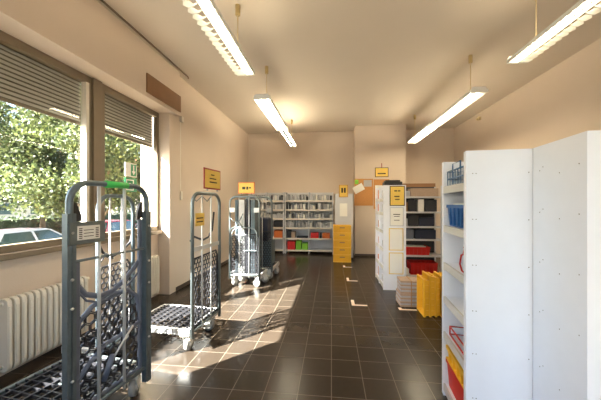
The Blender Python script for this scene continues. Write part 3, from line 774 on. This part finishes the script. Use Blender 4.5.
bx('folder', 'low dark folder lying left of the red box', 'folder', -1.12, 8.97, 0.50, 0.36, 0.28, 0.05, 'dark')
bx('carton', 'black case in the rack just right of the roll carts', 'box', -1.87, 8.96, 0.84, 0.30, 0.3, 0.22, 'black_plastic', bev=0.03)
bx('carton', 'orange carton under the black case', 'box', -1.86, 8.97, 0.50, 0.28, 0.3, 0.24, 'orange')

# yellow stack, grey cabinet
t = thing('steel_cabinet', 'pale grey cabinet behind the stack of yellow crates', 'cabinet', (0.10, 8.25, 0))
MB().box((0, 0.012, 0.04), (0.53, 0.40, 1.90)).build('body', 'grey_cab', t, bevel=0.004)
MB().box((0.01, 0, 0.06), (0.52, 0.011, 1.88)).build('door', 'grey_cab', t, bevel=0.003)
MB().box((0.02, 0.03, 0), (0.51, 0.38, 0.04)).build('plinth', 'dark', t)
notice('notice_sign', 'small yellow notice in a dark frame at the top of the grey cabinet', (0.22, 8.249, 1.80), 0, 0.26, 0.36, frame='cork', lines=((0.25,0.35,0.2,0.4),(0.55,0.35,0.2,0.4)))
sheet('blank white sheet taped to the grey cabinet', 0.24, 1.62, 0.22, 0.38, 'paper', None, y=8.249)
for i, lab in enumerate(('lowest', 'second from the floor', 'middle', 'second from the top', 'topmost')):
    crate('plastic_crate', 'yellow crate in the stack before the grey cabinet, %s' % lab, (0.05, 7.75, i*0.202), 0, 0.49, 0.36, 0.20, 'yellow_crate', 'stack of yellow crates')

# noticeboards on the pier
t = thing('cork_board', 'cork noticeboard with papers pinned on it, on the wall pier', 'noticeboard', (0.70, 8.739, 1.55))
MB().box((0, -0.02, 0), (0.56, 0, 0.82)).build('cork', 'cork', t)
for x, z, w_, h_, rz, mm in ((0.04, 0.35, 0.32, 0.22, -0.5, 'paper'), (0.28, 0.58, 0.24, 0.2, 0, 'mail'), (0.02, 0.66, 0.1, 0.13, 0, 'green')):
    T = Matrix.Translation((x, 0, z)) @ Matrix.Rotation(rz, 4, 'Y')
    MB().box((0, -0.024, 0), (w_, -0.0205, h_), 0, T).build('pinned_sheet', mm, t)
t = thing('cork_board', 'framed wooden noticeboard mostly hidden by the notice shelf', 'noticeboard', (1.28, 8.739, 1.45))
MB().box((0, -0.02, 0), (0.46, 0, 0.9)).build('frame', 'cork', t)
MB().box((0.04, -0.024, 0.05), (0.42, -0.0205, 0.72)).build('pinned_sheet', 'paper', t)
MB().box((0.15, -0.028, 0.25), (0.26, -0.0245, 0.55)).build('pinned_sheet', 'dark', t)
t = notice('notice_sign', 'yellow sign in a dark frame hanging from a pin on the wall pier', (1.32, 8.739, 2.42), 0, 0.40, 0.29, frame='ink', lines=((0.2,0.3,0.6,0.12),))
MB().box((0.19, -0.02, 0.29), (0.21, -0.001, 0.42)).build('hanger', 'redframe', t)

# green signs on the narrow window
def wsign(label, y0, z0, arrow):
    t = thing('safety_sign', label, 'sign', (XW-0.010, y0, z0))
    w, h = 0.25, 0.21
    m = MB(); m.box((-0.004, 0, 0), (0.0, w, h), 0)
    m.build('panel', 'paper' if arrow else 'exit_green', t)
    m = MB()
    if arrow:
        g_ = MB().box((0, 0.12, 0.015), (0.001, 0.24, 0.195)).build('green_field', 'exit_green', t)
        m.box((0.001, 0.168, 0.08), (0.002, 0.192, 0.18)); m.prism([(0.14, 0.09), (0.22, 0.09), (0.18, 0.03)], 0.001, 0.002, 'x')
    else:
        m.box((0, 0.02, 0.02), (0.002, 0.18, 0.035)); m.box((0, 0.02, 0.17), (0.002, 0.18, 0.185)); m.box((0, 0.02, 0.035), (0.002, 0.035, 0.17)); m.box((0, 0.165, 0.035), (0.002, 0.18, 0.17))
        m.box((0, 0.08, 0.08), (0.002, 0.12, 0.13)); m.box((0, 0.07, 0.05), (0.002, 0.085, 0.09)); m.box((0, 0.115, 0.05), (0.002, 0.13, 0.09))
    m.build('pictogram', 'paper', t)
wsign('green safety sign with a white down arrow on the narrow window', 3.88, 2.02, True)
wsign('green safety sign with a white frame pictogram below the arrow sign', 3.88, 1.79, False)

# ------------------------------------------------------------------ outside
GZ = -0.72
struct(MB().box((-80, -40, GZ-0.2), (-3.76, 80, GZ)).build('ground_outside', 'asphalt'))
struct(MB().box((-3.75, -40, GZ-0.2), (40, YF-0.3, GZ)).build('ground_street', 'asphalt'))
def leaves(m, n, fn, size):
    for _ in range(n):
        p = Vector(fn()); s_ = size * random.uniform(0.6, 1.3)
        a = Vector((random.gauss(0,1), random.gauss(0,1), random.gauss(0,1))).normalized()
        b = a.cross(Vector((random.gauss(0,1), random.gauss(0,1), random.gauss(0,1)))).normalized()
        k = len(m.v)
        m.v += [tuple(p - a*s_), tuple(p + b*s_*0.55), tuple(p + a*s_), tuple(p - b*s_*0.55)]
        m.f.append([k, k+1, k+2, k+3]); m.m.append(0); m.sm.append(False)
def tree(label, x, y, h, rad, zc, n, lm, size=0.06):
    n = int(n*2.6)
    t = thing('tree', label, 'tree', (x, y, GZ), 0, 'trees outside the windows')
    m = MB(); m.tube([(0,0,0),(0.05,0.03,h*0.25),(0.0,0.1,h*0.5),(0.1,0,h*0.75)], 0.11, 8)
    m.build('trunk', 'bark', t)
    clumps = []
    for _ in range(30):
        a = random.uniform(0, 2*PI); rr = rad*math.sqrt(random.random()); zz = random.uniform(-1, 1)
        lim = math.sqrt(max(0, 1-zz*zz))
        clumps.append((rr*lim*math.cos(a), rr*lim*math.sin(a), zc + zz*(h-zc)*0.95, rad*random.uniform(0.22, 0.4)))
    for c in clumps[:9]:
        MB().tube([(0.02, 0.05, h*0.3), (c[0]*0.5, c[1]*0.5, c[2]*0.75), c[:3]], 0.05, 6).build('branch', 'bark', t)
    m = MB()
    def fn():
        c = random.choice(clumps); v = Vector((random.gauss(0,1), random.gauss(0,1), random.gauss(0,0.8))).normalized()*c[3]*random.random()**0.4
        return (c[0]+v.x, c[1]+v.y, c[2]+v.z)
    leaves(m, n, fn, size)
    o = MB.build.__get__(m)('crown', M[lm], t)
    return t
def at(px, dist):
    a = math.atan((px-300.5)/280) - R(6.3)
    return (dist*math.sin(a), dist*math.cos(a))
for px, dist, h, rad, n, lm, lab in ((-40, 15.0, 9.0, 3.0, 14000, 'leaf', 'broad green tree at the outer edge of the wide window'), (42, 16.5, 10.5, 3.3, 16000, 'leaf2', 'dense green tree in the middle of the wide window, behind the white car'),
                                 (84, 11.0, 7.5, 2.0, 11000, 'leaf', 'green tree behind the post between the windows'), (122, 13.0, 9.0, 2.4, 12000, 'leaf2', 'dark green tree seen through the narrow window'),
                                 (60, 22, 12, 4.5, 10000, 'leaf', 'tall yellowish tree far behind the others')):
    x, y = at(px, dist); tree(lab, x, y, h, rad, h*0.62, n, lm)
x, y = at(2, 18); x2, y2 = at(160, 18)
def hedge(label, p, q, w, h, n):
    t = thing('hedge', label, 'hedge', (p[0], p[1], GZ)); d = Vector((q[0]-p[0], q[1]-p[1], 0)); L = d.length; d.normalize(); nrm = Vector((-d.y, d.x, 0))
    t.rotation_euler = (0, 0, math.atan2(d.y, d.x))
    m = MB(); m.box((0, -w*0.4, 0), (L, w*0.4, h*0.92)); m.build('branches', 'hedge', t)
    m = MB(); leaves(m, n, lambda: (random.uniform(0, L), random.choice((-1, 1))*w*0.45+random.uniform(-.08,.08) if random.random() < 0.7 else random.uniform(-w/2, w/2), random.uniform(0, h)), 0.08)
    m.build('leaves', 'leaf2', t)
hedge('long clipped hedge behind the parked cars', (-14.6, 2.0), (-14.6, 27.0), 0.9, 1.75, 9000)
t = thing('house', 'pale house glimpsed between the trees', 'house', (*at(-40, 52), GZ), R(48))
m = MB(); m.box((-9, 0, 0), (9, 8, 6.0)); m.build('walls', 'facade', t)
m = MB(); m.prism([(-0.6, 6.0), (8.6, 6.0), (4, 9.0)], -9.5, 9.5, 'x'); m.build('roof', 'roof', t)
for i in range(6):
    for z in (1.0, 3.7): MB().box((-8+i*2.8, -0.02, z), (-6.9+i*2.8, 0.05, z+1.4)).build('window_pane', 'car_glass', t)
t = thing('house', 'cream apartment house beyond the narrow window', 'house', (*at(135, 50), GZ), R(38))
m = MB(); m.box((-6, 0, 0), (6, 8, 7.5)); m.build('walls', 'facade', t)
m = MB(); m.prism([(-0.6, 7.5), (8.6, 7.5), (4, 10.0)], -6.5, 6.5, 'x'); m.build('roof', 'roof', t)
for i in range(4):
    for z in (1.0, 3.7): MB().box((-5+i*2.8, -0.02, z), (-3.9+i*2.8, 0.05, z+1.4)).build('window_pane', 'car_glass', t)

def car(label, pos, rotz, paint, group='parked cars'):
    t = thing('car', label, 'car', (*pos, GZ), rotz, group)   # local x = forward, length 4.1
    body = [(-2.05, 0.30), (-2.08, 0.62), (-2.0, 0.88), (-1.85, 0.92), (-1.0, 0.90), (0.75, 0.90), (1.55, 0.80), (1.95, 0.68), (2.08, 0.45), (2.05, 0.25), (1.70, 0.2), (-1.75, 0.2)]
    secs = [(-0.86, 0.93, 0.0), (-0.80, 1.0, 0.0), (0.80, 1.0, 0.0), (0.86, 0.93, 0.0)]
    m = MB(); vs = []; n = len(body)
    for y, s_, _ in secs: vs += [(x*s_ if abs(x) > 1.5 else x, y, z*(0.97 if abs(y) > 0.82 else 1.0)) for x, z in body]
    fs = []
    for i in range(3):
        for k in range(n): fs.append((i*n+k, i*n+(k+1) % n, (i+1)*n+(k+1) % n, (i+1)*n+k))
    fs.append(tuple(range(n))); fs.append(tuple(range(4*n-1, 3*n-1, -1)))
    m._add(vs, fs); m.build('body', paint, t, bevel=0.03)
    # greenhouse
    low = [(-1.85, 0.92), (0.90, 0.88)]; 
    g = MB(); g.hexa([(-1.85,-0.78,0.90),(0.95,-0.78,0.88),(0.95,0.78,0.88),(-1.85,0.78,0.90)], [(-1.45,-0.60,1.40),(0.10,-0.60,1.42),(0.10,0.60,1.42),(-1.45,0.60,1.40)]); g.build('side_glass', 'car_glass', t, bevel=0.03)
    m = MB(); m.hexa([(-1.50,-0.62,1.385),(0.16,-0.62,1.40),(0.16,0.62,1.40),(-1.50,0.62,1.385)], [(-1.38,-0.54,1.45),(-0.02,-0.54,1.46),(-0.02,0.54,1.46),(-1.38,0.54,1.45)])
    m.build('roof', paint, t, bevel=0.02)
    m = MB()
    for s in (-1, 1):
        for (xb, xt, wd) in ((-1.80, -1.42, 0.16), (-0.42, -0.55, 0.09), (0.86, 0.06, 0.06)):
            m.tube([(xb, s*0.785, 0.89), (xt, s*0.615, 1.41)], wd*0.5, 4, smooth=False, ry=0.02)
    m.build('roof_pillars', paint, t)
    m = MB()
    for s in (-1, 1): m.box((0.55, s*0.80, 0.90), (0.68, s*0.98, 1.03))
    m.build('side_mirror', paint, t, bevel=0.03)
    for x in (-1.28, 1.30):
        for s in (-1, 1):
            w_ = MB(); w_.cyl((x, s*0.70, 0.31), (x, s*0.88, 0.31), 0.31, 24); w_.cyl((x, s*0.75, 0.31), (x, s*0.885, 0.31), 0.19, 16, 1)
            w_.build('wheel', ['rubber', 'car_silver'], t)
cx, cy = at(33, 14.0)
car('white car with dark side windows parked across the wide window', (cx, cy), R(90), 'car_white')
car('dark blue car mostly cut off by the picture edge', (cx+2.6, cy-4.2), R(90), 'car_blue')
car('red car seen through the narrow window', at(119, 18.5), R(90), 'car_red')
